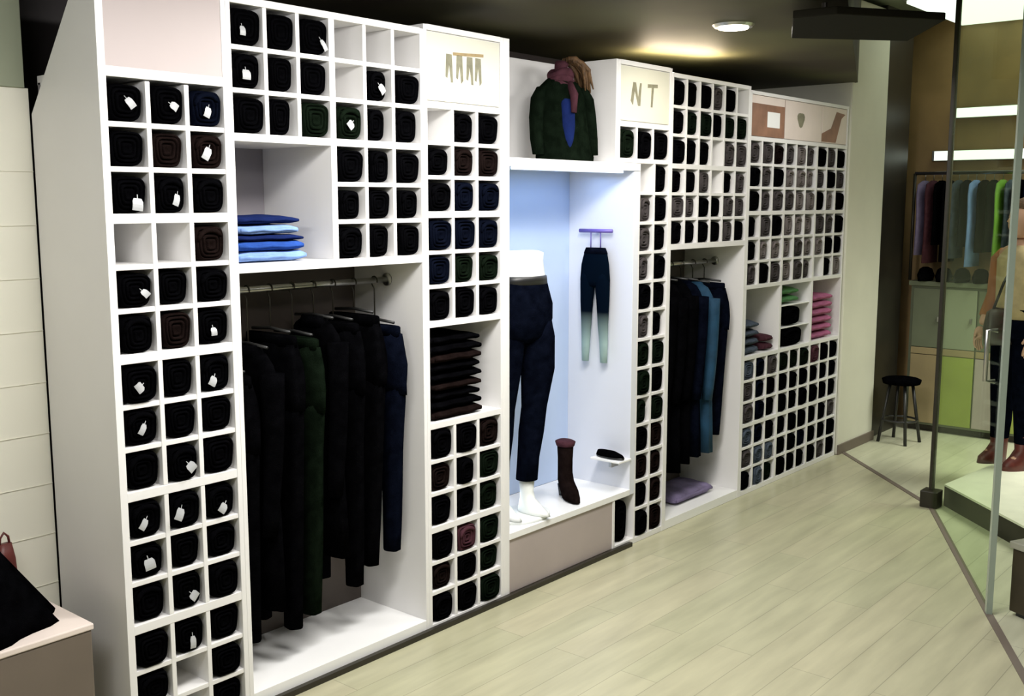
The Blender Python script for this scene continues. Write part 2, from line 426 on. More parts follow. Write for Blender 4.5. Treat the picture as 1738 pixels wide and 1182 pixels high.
# E: tower right of the display
u = Unit('cubby_tower', 'slim white cubby tower with cream poster right of the lit display window')
u.p('side_panel', (4.2505, 0, 1.953), (4.2505 + T, DEP, 2.44)); u.p('side_panel', (XF - T, 0, 0), (XF, DEP, 2.44))
u.p('side_panel', (4.25 + .0005, 0, 0), (4.25 + T, DEP, .268)); u.p('side_panel', (4.4405, .001, .03), (4.4405 + T * .7, DEP, 1.953))
u.hor('top_panel', 2.43, 4.25 + T, XF - T, .022); u.hor('thick_shelf', 2.14, 4.25 + T, XF - T, .026, .001, DEP - .02)
u.hor('thick_shelf', 1.966, 4.25 + T, XF - T, .022, .001, DEP - .02)
u.p('poster_backing', (4.25 + T, .012, 2.153), (XF - T, .03, 2.419))
u.p('back_panel', (4.4405 + .014, DEP - .02, .03), (XF - T, DEP - .002, 1.955), 'backing')
u.p('back_panel', (4.25 + T, DEP - .02, 1.977), (XF - T, DEP - .002, 2.127), 'backing')
u.p('base', (4.25 + T, .001, 0), (XF - T, DEP - .03, .03))
SEC['E1'] = u.grid(4.25 + T, XF - T, 1.977, 2.127, 3, 1)
SEC['E2'] = u.grid(4.4405 + T * .7, XF - T, .03, 1.955, 2, 13)
SEC['E3'] = {(0, 0): (4.25 + T, 4.43, .03, .255)}
# F: far wardrobe unit
u = Unit('wardrobe_unit', 'far white unit with six cubby columns over the narrow hanging bay')
u.p('side_panel', (XF + .0005, 0, 0), (XF + T, DEP, 2.42)); u.p('side_panel', (XG - T * 1.3, 0, 0), (XG - .0005, DEP, 2.42))
u.hor('top_panel', 2.41, XF + T, XG - T * 1.3, .022)
u.hor('thick_shelf', 1.95, XF + T, XG - T * 1.3, .026, .001, DEP - .02); u.hor('thick_shelf', 1.53, XF + T, XG - T * 1.3, .030, .001, DEP - .02)
u.p('back_panel', (XF + T, DEP - .02, 1.545), (XG - T * 1.3, DEP - .002, 2.40), 'backing')
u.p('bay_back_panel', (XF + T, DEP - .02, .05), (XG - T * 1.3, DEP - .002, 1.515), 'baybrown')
u.p('base', (XF + T, .001, 0), (XG - T * 1.3, DEP, .05), 'whitebright')
SEC['F1'] = u.grid(XF + T, XG - T * 1.3, 1.963, 2.399, 6, 3)
SEC['F2'] = u.grid(XF + T, XG - T * 1.3, 1.545, 1.937, 6, 3)
# G: far cubby wall
u = Unit('cubby_wall', 'far wide cubby wall beside the cream pillar with three posters on top')
u.p('side_panel', (XG + .0005, 0, 0), (XG + T, DEP, 2.40)); u.p('side_panel', (XEND - T, 0, 0), (XEND, DEP, 2.40))
u.hor('top_panel', 2.39, XG + T, XEND - T, .020)
wG = (XEND - XG - 2 * T) / 3
for z in (2.13, 1.70, 1.265, .84, .43): u.hor('thick_shelf', z, XG + T, XEND - T, .024, .001, DEP - .02)
for i in (1, 2): u.vert('divider_panel', XG + T + wG * i, .03, 2.118, .024, .0005, DEP - .02)
u.p('poster_backing', (XG + T, .012, 2.142), (XEND - T, .03, 2.38))
u.p('back_panel', (XG + T, DEP - .02, .03), (XEND - T, DEP - .002, 2.12), 'backing')
u.p('base', (XG + T, .001, 0), (XEND - T, DEP - .03, .03))
for i in range(3):
    xa, xb = XG + T + wG * i + (.012 if i else 0), XG + T + wG * (i + 1) - (.012 if i < 2 else 0)
    SEC['G%d1' % i] = u.grid(xa, xb, 1.712, 2.118, 3, 3)
    SEC['G%d2' % i] = u.grid(xa, xb, 1.277, 1.688, 3, 3)
    SEC['G%d4' % i] = u.grid(xa, xb, .442, .828, 3, 3)
    SEC['G%d5' % i] = u.grid(xa, xb, .03, .418, 3, 3)
    SEC['G%d3' % i] = {(0, 0): (xa, xb, .852, 1.253)}


# ------------------------------------------------------------------ rolled jeans
def rolled_mesh(seed, w=.112, h=.108, d=.33, notch=0):
    """a pair of jeans rolled up, its spiral end towards -y; base at z=0"""
    rnd = random.Random(seed); n = 28; bm = bmesh.new()
    ph = rnd.uniform(0, 6); taper = rnd.uniform(.05, .20); skew = rnd.uniform(-.002, .002)
    cx, cz = rnd.uniform(-.006, .006), h * rnd.uniform(.42, .55)
    def R(s, y, e=4.2):
        out = []
        for i in range(n):
            a = 2 * PI * i / n; ca, sa = math.cos(a), math.sin(a)
            wob = 1 + .035 * math.sin(2 * a + ph) + .02 * math.sin(5 * a + ph * 2)
            x = math.copysign(abs(ca) ** (2 / e), ca) * w / 2; z = math.copysign(abs(sa) ** (2 / e), sa) * h / 2 + h / 2
            x *= 1 - taper * (1 - z / h); x *= min(1, wob); x += skew * (z / h)
            out.append(Vector((cx + (x - cx) * s, y, max(0, cz + (z - cz) * s))))
        return out
    y0 = .004
    prof = [(.97, d), (1, d - .02), (1, .09), (1, y0 + .025), (.965, y0 + .008), (.90, y0), (.84, y0 + .003), (.80, y0 + .016),
            (.77, y0 + .004), (.70, y0 - .003), (.62, y0 + .002), (.58, y0 + .016), (.55, y0 + .003), (.46, y0 - .004),
            (.38, y0 + .002), (.34, y0 + .014), (.30, y0 + .002), (.2, y0 - .002), (.08, y0 + .006)]
    loft(bm, [R(s, y + (rnd.uniform(-.002, .002) if s < .95 else 0)) for s, y in prof])
    # loose outer hem lying across the front
    if notch:
        a0 = rnd.uniform(.2, 1.0)
        pts = []
        for k in range(9):
            a = a0 + k * .30
            pts.append((math.cos(a) * w * .40, y0 - .001 - .002 * math.sin(k), h / 2 + math.sin(a) * h * .38))
        tube(bm, pts, [.004, .007, .008, .008, .009, .008, .008, .007, .004], 8)
    me = bpy.data.meshes.new('rolled_jeans'); bmesh.ops.recalc_face_normals(bm, faces=bm.faces); bm.to_mesh(me); bm.free()
    for p in me.polygons: p.use_smooth = True
    return me


def tag_mesh(seed):
    rnd = random.Random(seed); bm = bmesh.new()
    w, h = rnd.uniform(.020, .030), rnd.uniform(.030, .042); n = 5
    g = []
    for i in range(n):
        z = -h * i / (n - 1); y = -.004 - .006 * math.sin(i / (n - 1) * 2.2)
        g.append([(-w / 2, y, z), (w / 2, y, z), (w / 2, y + .0012, z), (-w / 2, y + .0012, z)])
    R = [[Vector(p) for p in r] for r in g]
    R[0] = [R[0][0] * 1 + Vector((.004, 0, 0)), R[0][1] - Vector((.004, 0, 0)), R[0][2] - Vector((.004, 0, 0)), R[0][3] + Vector((.004, 0, 0))]
    loft(bm, R)
    tube(bm, [(0, 0, .012), (0, -.003, 0), (0, -.0025, -.004)], .0012, 6)
    bmesh.ops.recalc_face_normals(bm, faces=bm.faces)
    me = bpy.data.meshes.new('paper_tag'); bm.to_mesh(me); bm.free(); me.materials.append(M['tag']); return me


CLOTHS = {'K': 'black', 'B': 'brownblack', 'N': 'navy', 'G': 'greenblack', 'P': 'maroon', 'C': 'grey', 'T': 'taupe', 'S': 'slate'}
CWORD = {'K': 'black', 'B': 'brown-black', 'N': 'navy-black', 'G': 'green-black', 'P': 'plum', 'C': 'charcoal', 'T': 'taupe', 'S': 'slate blue'}
VAR = {}
for ck, cm in CLOTHS.items():
    for sd in range(4):
        me = rolled_mesh(sd * 7 + 3, notch=sd % 2); me.materials.append(M[cm]); VAR[(ck, sd)] = me
TAGS = [tag_mesh(s) for s in range(4)]
ORD = ['top', 'second', 'third', 'fourth', 'fifth', 'sixth', 'seventh', 'eighth', 'ninth', 'tenth', 'eleventh', 'twelfth', 'thirteenth', 'fourteenth', 'bottom']
COLW = {3: ['left', 'middle', 'right'], 2: ['left', 'right'], 1: ['only'],
        6: ['first', 'second', 'third', 'fourth', 'fifth', 'sixth']}


def rolled(cell, code, where, group, r, c, nc, tagged=False, fill=.93, align=0, orow=None):
    xa, xb, za, zb = cell; w = xb - xa; h = zb - za
    me = VAR[(code, random.randrange(4))]
    o = bpy.data.objects.new('rolled_jeans', me); COL.objects.link(o)
    sw = (w * fill) / .112; sh = (h - .006) * random.uniform(.93, .985) / .108
    x = (xa + xb) / 2 + align * (w - .112 * sw) / 2
    o.location = (x, random.uniform(-.008, .010), za + .0008); o.scale = (sw, 1, sh)
    rw = orow or ORD[r]
    lab = '%s rolled jeans%s, %s, %s row, %s cell' % (CWORD[code], ' with pale tag' if tagged else '', where, rw, COLW[nc][c])
    tag(o, lab, 'jeans', group)
    if tagged:
        k = bpy.data.objects.new('paper_tag', TAGS[random.randrange(4)]); COL.objects.link(k); k.parent = o
        k.location = (random.uniform(-.028, .018), -.002, random.uniform(.042, .068))
        k.rotation_euler = (0, random.uniform(-1.1, 1.1), 0); k.scale = (random.uniform(.7, 1.3), 1, random.uniform(.6, 1.0))
        k['label'] = 'pale grey paper tag'
    return o


def fillsec(sec, pat, where, group, nc=3, off=0, nrows=None, orow=None, fills=None):
    """pat: rows of letters, '.' empty; lower case = narrow roll; '*' after a letter = tagged"""
    for r, row in enumerate(pat):
        c = 0; i = 0
        while i < len(row):
            ch = row[i]; tg = i + 1 < len(row) and row[i + 1] == '*'
            if ch != '.':
                nar = ch.islower()
                rolled(SEC[sec][(r, c)], ch.upper(), where, group, r + off, c, nc, tg,
                       fill=.74 if nar else random.uniform(.92, .965), align=random.choice((-.7, -.3, .3)) if nar else random.uniform(-.5, .5),
                       orow=orow[r] if orow else None)
            c += 1; i += 2 if tg else 1


patA = ['K*K*N*', 'KBB*', 'K*K*K', '..B', 'K*KK', 'KBK*', 'K*KK*', 'K*KK', 'KK*K', 'K*K*K*', 'K*KK', 'KK*K', 'KK*K', 'K.K', '..K']
fillsec('A', patA, 'leftmost tower', 'rolled jeans in the leftmost tower')
fillsec('B1', ['K*KK*', 'K*kK', 'KkG'], 'block above blue clothes', 'rolled jeans above the blue clothes niche')
fillsec('B2', ['...', '.k*K', 'G*kK'], 'block over the niche right side', 'rolled jeans in the block with empty top row')
fillsec('B3', ['KkK', 'kKk', 'Kkk'], 'block right of blue clothes', 'rolled jeans right of the blue clothes niche')
fillsec('C1', ['.KK', 'KBB', 'KNN'], 'tower under big cream poster', 'rolled jeans under the cream garment poster')
fillsec('C2', ['NNN', 'NGG', 'KKK'], 'tower under big cream poster', 'rolled jeans under the cream garment poster', off=3)
fillsec('C3', ['KKB', 'BkG', 'KKG'], 'tower below the dark niche', 'rolled jeans below the dark niche')
fillsec('C4', ['KPG', 'BKG', 'KKG'], 'tower below the dark niche', 'rolled jeans below the dark niche', off=3)
fillsec('E1', ['GKK'], 'slim tower under small cream poster', 'rolled jeans in the slim tower')
fillsec('E2', ['.k', 'cK', 'CK', 'cK', 'KK', 'ck', 'GG', 'GK', 'gG', 'KB', 'BB', 'KB', 'KB'], 'slim tower beside lit display', 'rolled jeans in the slim tower', nc=2)
rolled(SEC['E3'][(0, 0)], 'K', 'lone cubby under lit display corner', 'rolled jeans in the slim tower', 0, 0, 1, orow='bottom', fill=.6)
fillsec('F1', ['KKKCK.', 'KGGkGG', 'KKK.CC'], 'above far hanging bay', 'rolled jeans over the far hanging bay', nc=6)
fillsec('F2', ['kkc.kc', 'CcKKcc', 'kKKkck'], 'above far hanging bay', 'rolled jeans over the far hanging bay', nc=6, off=3)
GW = ['far wall left block', 'far wall middle block', 'far wall right block']
GG = 'rolled jeans in the far cubby wall'
fillsec('G01', ['CCB', 'kCK', 'KCC'], GW[0], GG); fillsec('G02', ['kCK', 'ktt', 'ckC'], GW[0], GG, off=3)
fillsec('G11', ['CTc', 'tTt', 'CTt'], GW[1], GG); fillsec('G12', ['tTT', 'tCt', 'TCc'], GW[1], GG, off=3)
fillsec('G21', ['KCK', 'CKc', 'KtK'], GW[2], GG); fillsec('G22', ['CCK', 'tKK', '.kt'], GW[2], GG, off=3)
fillsec('G04', ['SNc', 'CNk', 'CNk'], GW[0] + ' lower part', GG); fillsec('G05', ['SNk', 'CSs', 'ksg'], GW[0] + ' lower part', GG, off=3)
fillsec('G14', ['GGG', 'KkK', 'kKK'], GW[1] + ' lower part', GG); fillsec('G15', ['KkK', 'KKN', 'KKk'], GW[1] + ' lower part', GG, off=3)
fillsec('G24', ['PKK', 'KKK', 'KKK'], GW[2] + ' lower part', GG); fillsec('G25', ['KKC', 'KKK', 'KCK'], GW[2] + ' lower part', GG, off=3)


# ------------------------------------------------------------------ folded garments
def folded(w, d, h, seed, m, name='folded_jumper'):
    """a folded garment: rounded slab with a soft fold roll at the front"""
    rnd = random.Random(seed); bm = bmesh.new(); n = 24; rings = []
    for i in range(9):
        t_ = i / 8; y = t_ * d
        hh = h / 2 * (1 + .12 * math.sin(t_ * 7 + seed)); ww = w / 2 * (1 + .02 * math.sin(t_ * 9 + seed))
        if i in (0, 8): hh *= .6; ww *= .97
        r_ = ring((rnd.uniform(-.003, .003), y, h / 2), ww, hh, n, e=4.5, ux=(1, 0, 0), uy=(0, 0, 1))
        for v in r_: v.z = max(0, v.z + .002 * math.sin(v.x * 60 + seed))
        rings.append(r_)
    loft(bm, rings)
    # crease groove line bead at the front fold
    tube(bm, [(-w / 2 + .012 + k * (w - .024) / 8, -.002, h * (.5 + .06 * math.sin(k * 1.7 + seed))) for k in range(9)], h * .17, 8)
    return obj(name, bm, m, smooth=True)


# blue stack
z = 1.5605
for i, (w, h, m, lab, y) in enumerate([
        (.30, .036, 'skyblue', 'light blue folded jumper at the bottom of the niche stack', .04),
        (.29, .034, 'blue', 'mid blue folded jumper second from the bottom of the stack', .045),
        (.285, .020, 'darkblue', 'thin dark navy folded top in the middle of the stack', .05),
        (.26, .036, 'skyblue', 'pale blue folded jumper just under the topmost one', .055),
        (.28, .030, 'darkblue', 'dark blue folded jumper topmost in the niche stack', .06)]):
    o = folded(w, .27, h, i, m, 'folded_jumper'); o.location = (2.235, y, z); z += h + .0005
    tag(o, lab, 'jumper', 'blue folded clothes in the square niche')
# dark niche stack of tower C
z = .8785
N9 = ['bottom', 'second from bottom', 'third from bottom', 'fourth from bottom', 'middle', 'fourth from top', 'third from top', 'second from top', 'topmost']
for i in range(9):
    h = .038; o = folded(.30 + .01 * math.sin(i * 2), .33, h, 20 + i, 'brownblack' if i % 3 == 0 else 'black', 'folded_trousers')
    o.location = (XC + .20, .02 + .004 * (i % 3), z); z += h + .0006
    tag(o, 'black folded trousers in the dark niche stack, %s' % N9[i], 'trousers', 'black folded trousers in the niche')
# far section contents
for i, (sec, x, w, n_, h, m, word, z0) in enumerate([
        ('G03', .12, .20, 4, .05, 'slate', 'slate blue', 0), ('G03', .355, .11, 2, .05, 'maroon', 'plum', 0),
        ('G13', .16, .26, 2, .05, 'green', 'green', .275), ('G23', .20, .34, 6, .05, 'pink', 'magenta', 0)]):
    xa, xb, za, zb = SEC[sec][(0, 0)]
    for k in range(n_):
        o = folded(w, .32, h, 40 + i * 7 + k, m, 'folded_jumper'); o.location = (xa + x, .03, za + .0005 + k * (h + .0006) + z0)
        lv = ['lowest', 'second up', 'third up', 'fourth up', 'fifth up', 'sixth up'][k] if k < n_ - 1 else 'topmost'
        tag(o, '%s folded jumper in its pile in the far cubby wall, %s' % (word, lv), 'jumper', 'folded jumpers in the far cubby wall')
xa, xb, za, zb = SEC['G13'][(0, 0)]
for k, (dz, w, x, lab) in enumerate([(0, .30, .20, 'black rolled trousers lying alone on the far lower shelf of the middle block'), (.125, .22, .20, 'black rolled trousers on the small glass shelf of the middle block')]):
    o = bpy.data.objects.new('rolled_trousers', VAR[('K', 1)]); COL.objects.link(o); o.location = (xa + x, .01, za + .001 + dz + (.01 if k else 0)); o.scale = (w / .112, 1, 1.05)
    tag(o, lab, 'trousers')
for k, dz in enumerate((.122, .262)):
    tag(box('glass_shelf', (xa + .0005, .01, za + dz), (xb - .0005, .38, za + dz + .008), 'whitebright'), 'thin white loose shelf in the middle block of far cubby wall, %s' % ('lower', 'upper')[k], 'shelf')


# ------------------------------------------------------------------ posters with printed marks
def poster(name, a, b, m, lab):
    t = thing(name, lab, 'poster', (a[0], 0, a[1]))
    box('board', (.004, .004, .004), (b[0] - a[0] - .004, .0115, b[1] - a[1] - .004), m, t, bevel=.001); return t


def stroke(bm, pts, y=.003):
    prism(bm, [(x, y, z) for x, z in pts], (0, .001, 0))


t = poster('garment_poster', (XC + T, 2.153), (XD - T, 2.419), 'poster', 'big cream poster with printed row of hanging trousers over second tower')
bm = bmesh.new()
stroke(bm, [(.15, .185), (.33, .195), (.33, .207), (.15, .197)])
obj('printed_rail', bm, 'sketchgold', t)
bm = bmesh.new()
for k, x in enumerate((.125, .185, .245, .295)):
    stroke(bm, [(x - .014, .188), (x + .018, .188), (x + .024, .08 + .012 * (k % 2)), (x + .012, .08), (x + .003, .15), (x - .008, .095), (x - .018, .10)])
obj('printed_trousers', bm, 'sketch', t)
t = poster('garment_poster', (4.25 + T, 2.153), (XF - T, 2.419), 'poster', 'smaller cream poster with faint garment marks right of the bust')
bm = bmesh.new()
stroke(bm, [(.09, .10), (.11, .19), (.135, .19), (.155, .12), (.17, .19), (.185, .19), (.175, .08), (.155, .08), (.125, .15), (.11, .08)])
stroke(bm, [(.24, .19), (.33, .195), (.33, .178), (.295, .176), (.285, .08), (.27, .08), (.275, .175), (.24, .172)])
obj('printed_mark', bm, 'sketch', t)
px = [XG + T, XG + T + .43, XG + T + .96, XEND - T]
t = poster('photo_poster', (px[0], 2.142), (px[1], 2.38), 'posterbrown', 'brown poster with small white square over the far cubbies')
bm = bmesh.new(); stroke(bm, [(.20, .06), (.36, .06), (.36, .15), (.20, .15)]); obj('printed_square', bm, 'whitebright', t)
bm = bmesh.new(); stroke(bm, [(.0, .19), (.42, .19), (.42, .235), (.0, .235)]); obj('printed_band', bm, 'posterpink', t)
t = poster('photo_poster', (px[1], 2.142), (px[2], 2.38), 'posterpink', 'pale pink poster with a faint grey mark over the far cubbies')
bm = bmesh.new(); prism(bm, ring((.22, .003, .13), .05, .045, 16, wav=.15, k=3, ux=(1, 0, 0), uy=(0, 0, 1)), (0, .001, 0)); obj('printed_mark', bm, 'sketch', t)
t = poster('photo_poster', (px[2], 2.142), (px[3], 2.38), 'posterpink', 'rightmost pink brown poster next to the cream pillar')
bm = bmesh.new(); stroke(bm, [(.0, .01), (.22, .01), (.30, .17), (.36, .20), (.22, .21), (.14, .10), (.0, .06)]); obj('printed_shape', bm, 'posterbrown', t)


# ------------------------------------------------------------------ hanging clothes
def rail(x0, x1, y, z, lab):
    t = thing('clothes_rail', lab, 'rail', (0, 0, 0))
    bm = bmesh.new(); tube(bm, [(x0, y, z), (x1, y, z)], .012, 12); obj('rod', bm, 'metal', t, True)
    for x in (x0 + .004, x1 - .004):
        bm = bmesh.new(); tube(bm, [(x - .004, y, z), (x + .004, y, z)], .026, 16); obj('end_bracket', bm, 'metal', t, True)
    return t


def hanger(x, y, zr, lab, group, wid=.30, drop=.075):
    t = thing('clothes_hanger', lab, 'hanger', (x, y, zr), 0, group)
    bm = bmesh.new()
    pts = [(0, math.sin(a) * .018, .0 + math.cos(a) * .018 - .003) for a in [(-1.9 + k * .45) for k in range(10)]]
    pts = pts[::-1] if pts[0][1] > pts[-1][1] else pts
    pts += [(0, 0, -.035), (0, 0, -drop + .004)]
    tube(bm, pts, .003, 8); obj('hook', bm, 'darkmetal', t, True)
    bm = bmesh.new(); tube(bm, [(0, -wid / 2, -drop), (0, 0, -drop + .008), (0, wid / 2, -drop)], .006, 8); obj('bar', bm, 'blackplastic', t, True)
    return t


def hung_trousers(x, y, ztop, zbot, seed, m, lab, group, wid=.34, th=.035, legw=.085, tagc=True):
    """trousers hung by the waist, width along y, hanging at (x, y)"""
    rnd = random.Random(seed); L = ztop - zbot
    t = thing('hanging_trousers', lab, 'trousers', (x, y, zbot), 0, group)
    bm = bmesh.new(); rings = []
    zc = L - .27    # crotch
    for k in range(7):
        q = k / 6; z = L - .03 - q * (L - .03 - zc)
        w = wid / 2 * (.86 + .18 * math.sin(min(1, q * 1.2) * PI / 2)); tt = th * (.8 + .5 * math.sin(q * PI))
        rings.append(ring((rnd.uniform(-.002, .002), 0, z), tt, w, 24, ph=seed + q * 2, wav=.05, k=6, e=2.6))
    loft(bm, rings)
    for sgn in (-1, 1):
        rings = []; dx = rnd.uniform(-.02, .02)
        for k in range(10):
            q = k / 9; z = (zc + .05) * (1 - q)
            cy = sgn * (wid * .25 + .010 * math.sin(q * 3)); w = (wid * .255) * (1 - q) + legw / 2 * q
            w = max(legw / 2, w * (1 - .18 * math.sin(q * PI)))
            rings.append(ring((dx * q, cy, z), th * (.95 - .1 * q) * (.7 if k == 0 else 1), w, 20, ph=seed + q * 3 + sgn, wav=.06, k=5, e=2.3))
        loft(bm, rings)
    obj('trouser_body', bm, m, t, True)
    bm = bmesh.new(); loft(bm, [ring((0, 0, L - .040), th * .86, wid * .43, 24, e=2.6), ring((0, 0, L - .004), th * .80, wid * .425, 24, e=2.6), ring((0, 0, L), th * .6, wid * .41, 24, e=2.6)])
    obj('waistband', bm, m, t, True)
    return t


def hung_coat(x, y, ztop, zbot, seed, m, lab, group, wid=.36, th=.05):
    rnd = random.Random(seed); L = ztop - zbot
    t = thing('hanging_coat', lab, 'coat', (x, y, zbot), 0, group)
    bm = bmesh.new(); rings = []
    prof = [(L, .06, .6), (L - .02, .10, .8), (L - .055, wid * .40, 1), (L - .10, wid * .47, 1.1), (L - .25, wid * .44, 1.15), (L - .45, wid * .40, 1.05),
            (L * .38, wid * .44, 1.1), (L * .18, wid * .47, 1.15), (0.0, wid * .49, 1.2)]
    for k, (z, w, q) in enumerate(prof):
        rings.append(ring((rnd.uniform(-.003, .003), 0, z), th * q * .8, w, 28, ph=seed + k * .3, wav=.05 if k > 3 else .01, k=7, e=2.4))
    loft(bm, rings); obj('coat_body', bm, m, t, True)
    for sgn in (-1, 1):
        bm = bmesh.new(); rings = []
        for k in range(9):
            q = k / 8; z = L - .08 - q * .58
            rings.append(ring((-.01 - .03 * q, sgn * (wid * .44 + .012 * math.sin(q * PI)), z), .042 * (1 - .3 * q), .045 * (1 - .35 * q), 16, ph=q * 4 + seed, wav=.05, k=4))
        loft(bm, rings); obj('sleeve', bm, m, t, True)
    bm = bmesh.new(); loft(bm, [ring((0, 0, L - .03), .040, .085, 20), ring((0, 0, L + .012), .030, .060, 20), ring((0, 0, L + .004), .022, .048, 20)]); obj('collar', bm, m, t, True)
    return t


RB = 1.455
rail(XB + T + .001, XC - T - .001, .20, RB, 'steel clothes rail across the big left hanging bay')
Gp = 'black clothes in the left hanging bay'
zf = .10
for i, (kind, x, zt, zb, m, lab) in enumerate([
        ('t', 2.135, 1.17, .20, 'black', 'black hanging trousers nearest the leftmost tower, waist hung low'),
        ('c', 2.235, 1.25, .30, 'black', 'black hanging long coat, second from the leftmost tower'),
        ('t', 2.335, 1.29, .19, 'black', 'longest black hanging trousers, third from the leftmost tower'),
        ('t', 2.435, 1.27, .22, 'greenblack', 'green-black hanging trousers, fourth from the leftmost tower'),
        ('c', 2.535, 1.33, .42, 'black', 'black hanging long coat in the middle of the rail'),
        ('t', 2.63, 1.31, .27, 'black', 'black hanging trousers, third from the bay right side'),
        ('t', 2.735, 1.33, .33, 'black', 'black hanging trousers, second from the bay right side'),
        ('t', 2.845, 1.28, .36, 'navy', 'navy-black hanging trousers, nearest the bay right side')]):
    if kind == 't': hung_trousers(x, .20, zt, zb, i * 3 + 1, m, lab, Gp, wid=.33, th=.036, legw=.075)
    else: hung_coat(x, .20, zt, zb, i * 3 + 1, m, lab, Gp, wid=.33, th=.042)
    hanger(x, .20, RB + .0005, 'black bar hanger on the rail of the left bay', 'hangers in the left bay', .22, RB - zt - .006 if kind == 'c' else RB - zt - .012)
RF = 1.42
rail(XF + T + .001, XG - T * 1.3 - .001, .19, RF, 'steel clothes rail across the far hanging bay')
Gp = 'dark clothes in the far hanging bay'
for i, (kind, x, zt, zb, m, lab) in enumerate([
        ('c', 4.84, 1.34, .34, 'black', 'black hanging coat at the left end of the far bay'),
        ('c', 4.95, 1.33, .27, 'black', 'longest black hanging coat, second in the far bay'),
        ('c', 5.06, 1.33, .30, 'black', 'black hanging coat, third in the far bay'),
        ('c', 5.17, 1.32, .32, 'navy', 'navy hanging coat just before the petrol blue one'),
        ('c', 5.30, 1.30, .32, 'petrol', 'petrol blue hanging coat in the far bay'),
        ('t', 5.43, 1.30, .40, 'navy', 'navy hanging trousers at the right end of the far bay')]):
    if kind == 't': hung_trousers(x, .19, zt, zb, 60 + i, m, lab, Gp, wid=.32)
    else: hung_coat(x, .19, zt, zb, 60 + i, m, lab, Gp, wid=.31, th=.048)
    hanger(x, .19, RF + .0005, 'black bar hanger on the rail of the far bay', 'hangers in the far bay', .22, RF - zt - .01)
# crumpled things lying on the bay floors
o = folded(.42, .24, .06, 91, 'purple', 'folded_blanket'); o.location = (5.22, .10, .0508); tag(o, 'purple grey folded blanket on the far bay floor', 'blanket')
# ------------------------------------------------------------------ display window contents
# lower body mannequin in black jeans
FZ = .30
t = thing('display_mannequin', 'white half mannequin wearing black jeans in the blue lit window', 'mannequin', (3.68, .13, FZ))
ang = -.35
bm = bmesh.new()
loft(bm, [ring((0, .0, 0), .16, .12, 32), ring((0, 0, .012), .16, .12, 32), ring((0, 0, .016), .155, .115, 32)]); obj('stand', bm, 'mannequin', t, True)
bm = bmesh.new()
loft(bm, [ring((.01, 0, 1.09), .135, .095, 28), ring((.01, 0, 1.14), .122, .086, 28), ring((.01, 0, 1.20), .112, .080, 28), ring((.01, 0, 1.235), .115, .082, 28), ring((.01, 0, 1.245), .09, .06, 28)])
obj('torso', bm, 'mannequin', t, True)
legs = {'near': [(.065, -.015), (.075, -.025), (.085, -.03), (.065, -.025), (.05, -.02), (.035, -.015), (.03, -.01)],
        'far': [(-.065, .02), (-.075, .025), (-.085, .03), (-.095, .035), (-.10, .04), (-.105, .045), (-.11, .045)]}
zz = [.93, .85, .70, .52, .40, .28, .175]; rr = [.088, .088, .080, .060, .058, .052, .050]
bm = bmesh.new()
loft(bm, [ring((.01, 0, 1.125), .128, .092, 28), ring((.01, 0, 1.08), .142, .100, 28), ring((.015, .005, 1.0), .168, .118, 28), ring((.01, .005, .93), .172, .120, 28), ring((.0, 0, .86), .15, .10, 28), ring((0, 0, .83), .09, .07, 28)])
for kx in legs.values():
    loft(bm, [ring((cx, cy, z_), r_, r_ * 1.02, 20, ph=z_ * 30, wav=.02, k=4) for (cx, cy), z_, r_ in zip(kx, zz, rr)])
obj('jeans', bm, 'navy', t, True)
bm = bmesh.new(); loft(bm, [ring((.01, 0, 1.095), .136, .098, 28), ring((.01, 0, 1.13), .131, .095, 28), ring((.01, 0, 1.133), .125, .09, 28)]); obj('belt', bm, 'blackplastic', t, True)
for kx in legs.values():
    cx, cy = kx[-1]
    bm = bmesh.new()
    loft(bm, [ring((cx, cy, .20), .038, .040, 18), ring((cx, cy, .12), .030, .034, 18), ring((cx, cy - .005, .085), .032, .040, 18),
              ring((cx, cy - .02, .06), .036, .062, 18), ring((cx, cy - .035, .035), .038, .085, 18), ring((cx, cy - .045, .018), .036, .095, 18)])
    obj('foot', bm, 'mannequin', t, True)
# leggings hanging on the right inner side
XS = 4.36
t = thing('hanging_leggings', 'short dark leggings hung on the right side of lit window', 'leggings', (XS, .20, .95))
def graded_mat():
    m = bpy.data.materials.new('ombre dyed jersey'); m.use_nodes = True; nt = m.node_tree; b = nt.nodes['Principled BSDF']
    tc = nt.nodes.new('ShaderNodeTexCoord'); sp = nt.nodes.new('ShaderNodeSeparateXYZ'); r = nt.nodes.new('ShaderNodeValToRGB')
    r.color_ramp.elements[0].position = .04; r.color_ramp.elements[0].color = (.40, .55, .52, 1)
    r.color_ramp.elements[1].position = .26; r.color_ramp.elements[1].color = (.0015, .004, .009, 1)  # colour grades from pale hems up to a dark waist
    nt.links.new(tc.outputs['Object'], sp.inputs[0]); nt.links.new(sp.outputs[2], r.inputs[0]); nt.links.new(r.outputs[0], b.inputs['Base Color'])
    b.inputs['Roughness'].default_value = .8; b.inputs['Specular IOR Level'].default_value = 0; return m
GRADED = graded_mat()
bm = bmesh.new()
loft(bm, [ring((-.005, 0, .58), .018, .055, 20), ring((-.005, 0, .56), .022, .070, 20), ring((-.008, 0, .50), .026, .085, 20), ring((-.008, 0, .42), .026, .092, 20), ring((-.008, 0, .39), .02, .07, 20)])
for s_ in (-1, 1):
    loft(bm, [ring((-.008, s_ * .040, .50), .016, .030, 16), ring((-.008, s_ * .044, .42), .026, .045, 16), ring((-.008, s_ * .050, .32), .022, .038, 16), ring((-.008, s_ * .052, .20), .019, .030, 16), ring((-.006, s_ * .056, .10), .016, .024, 16), ring((-.006, s_ * .058, .0), .014, .020, 16)])
obj('legging_body', bm, GRADED, t, True)
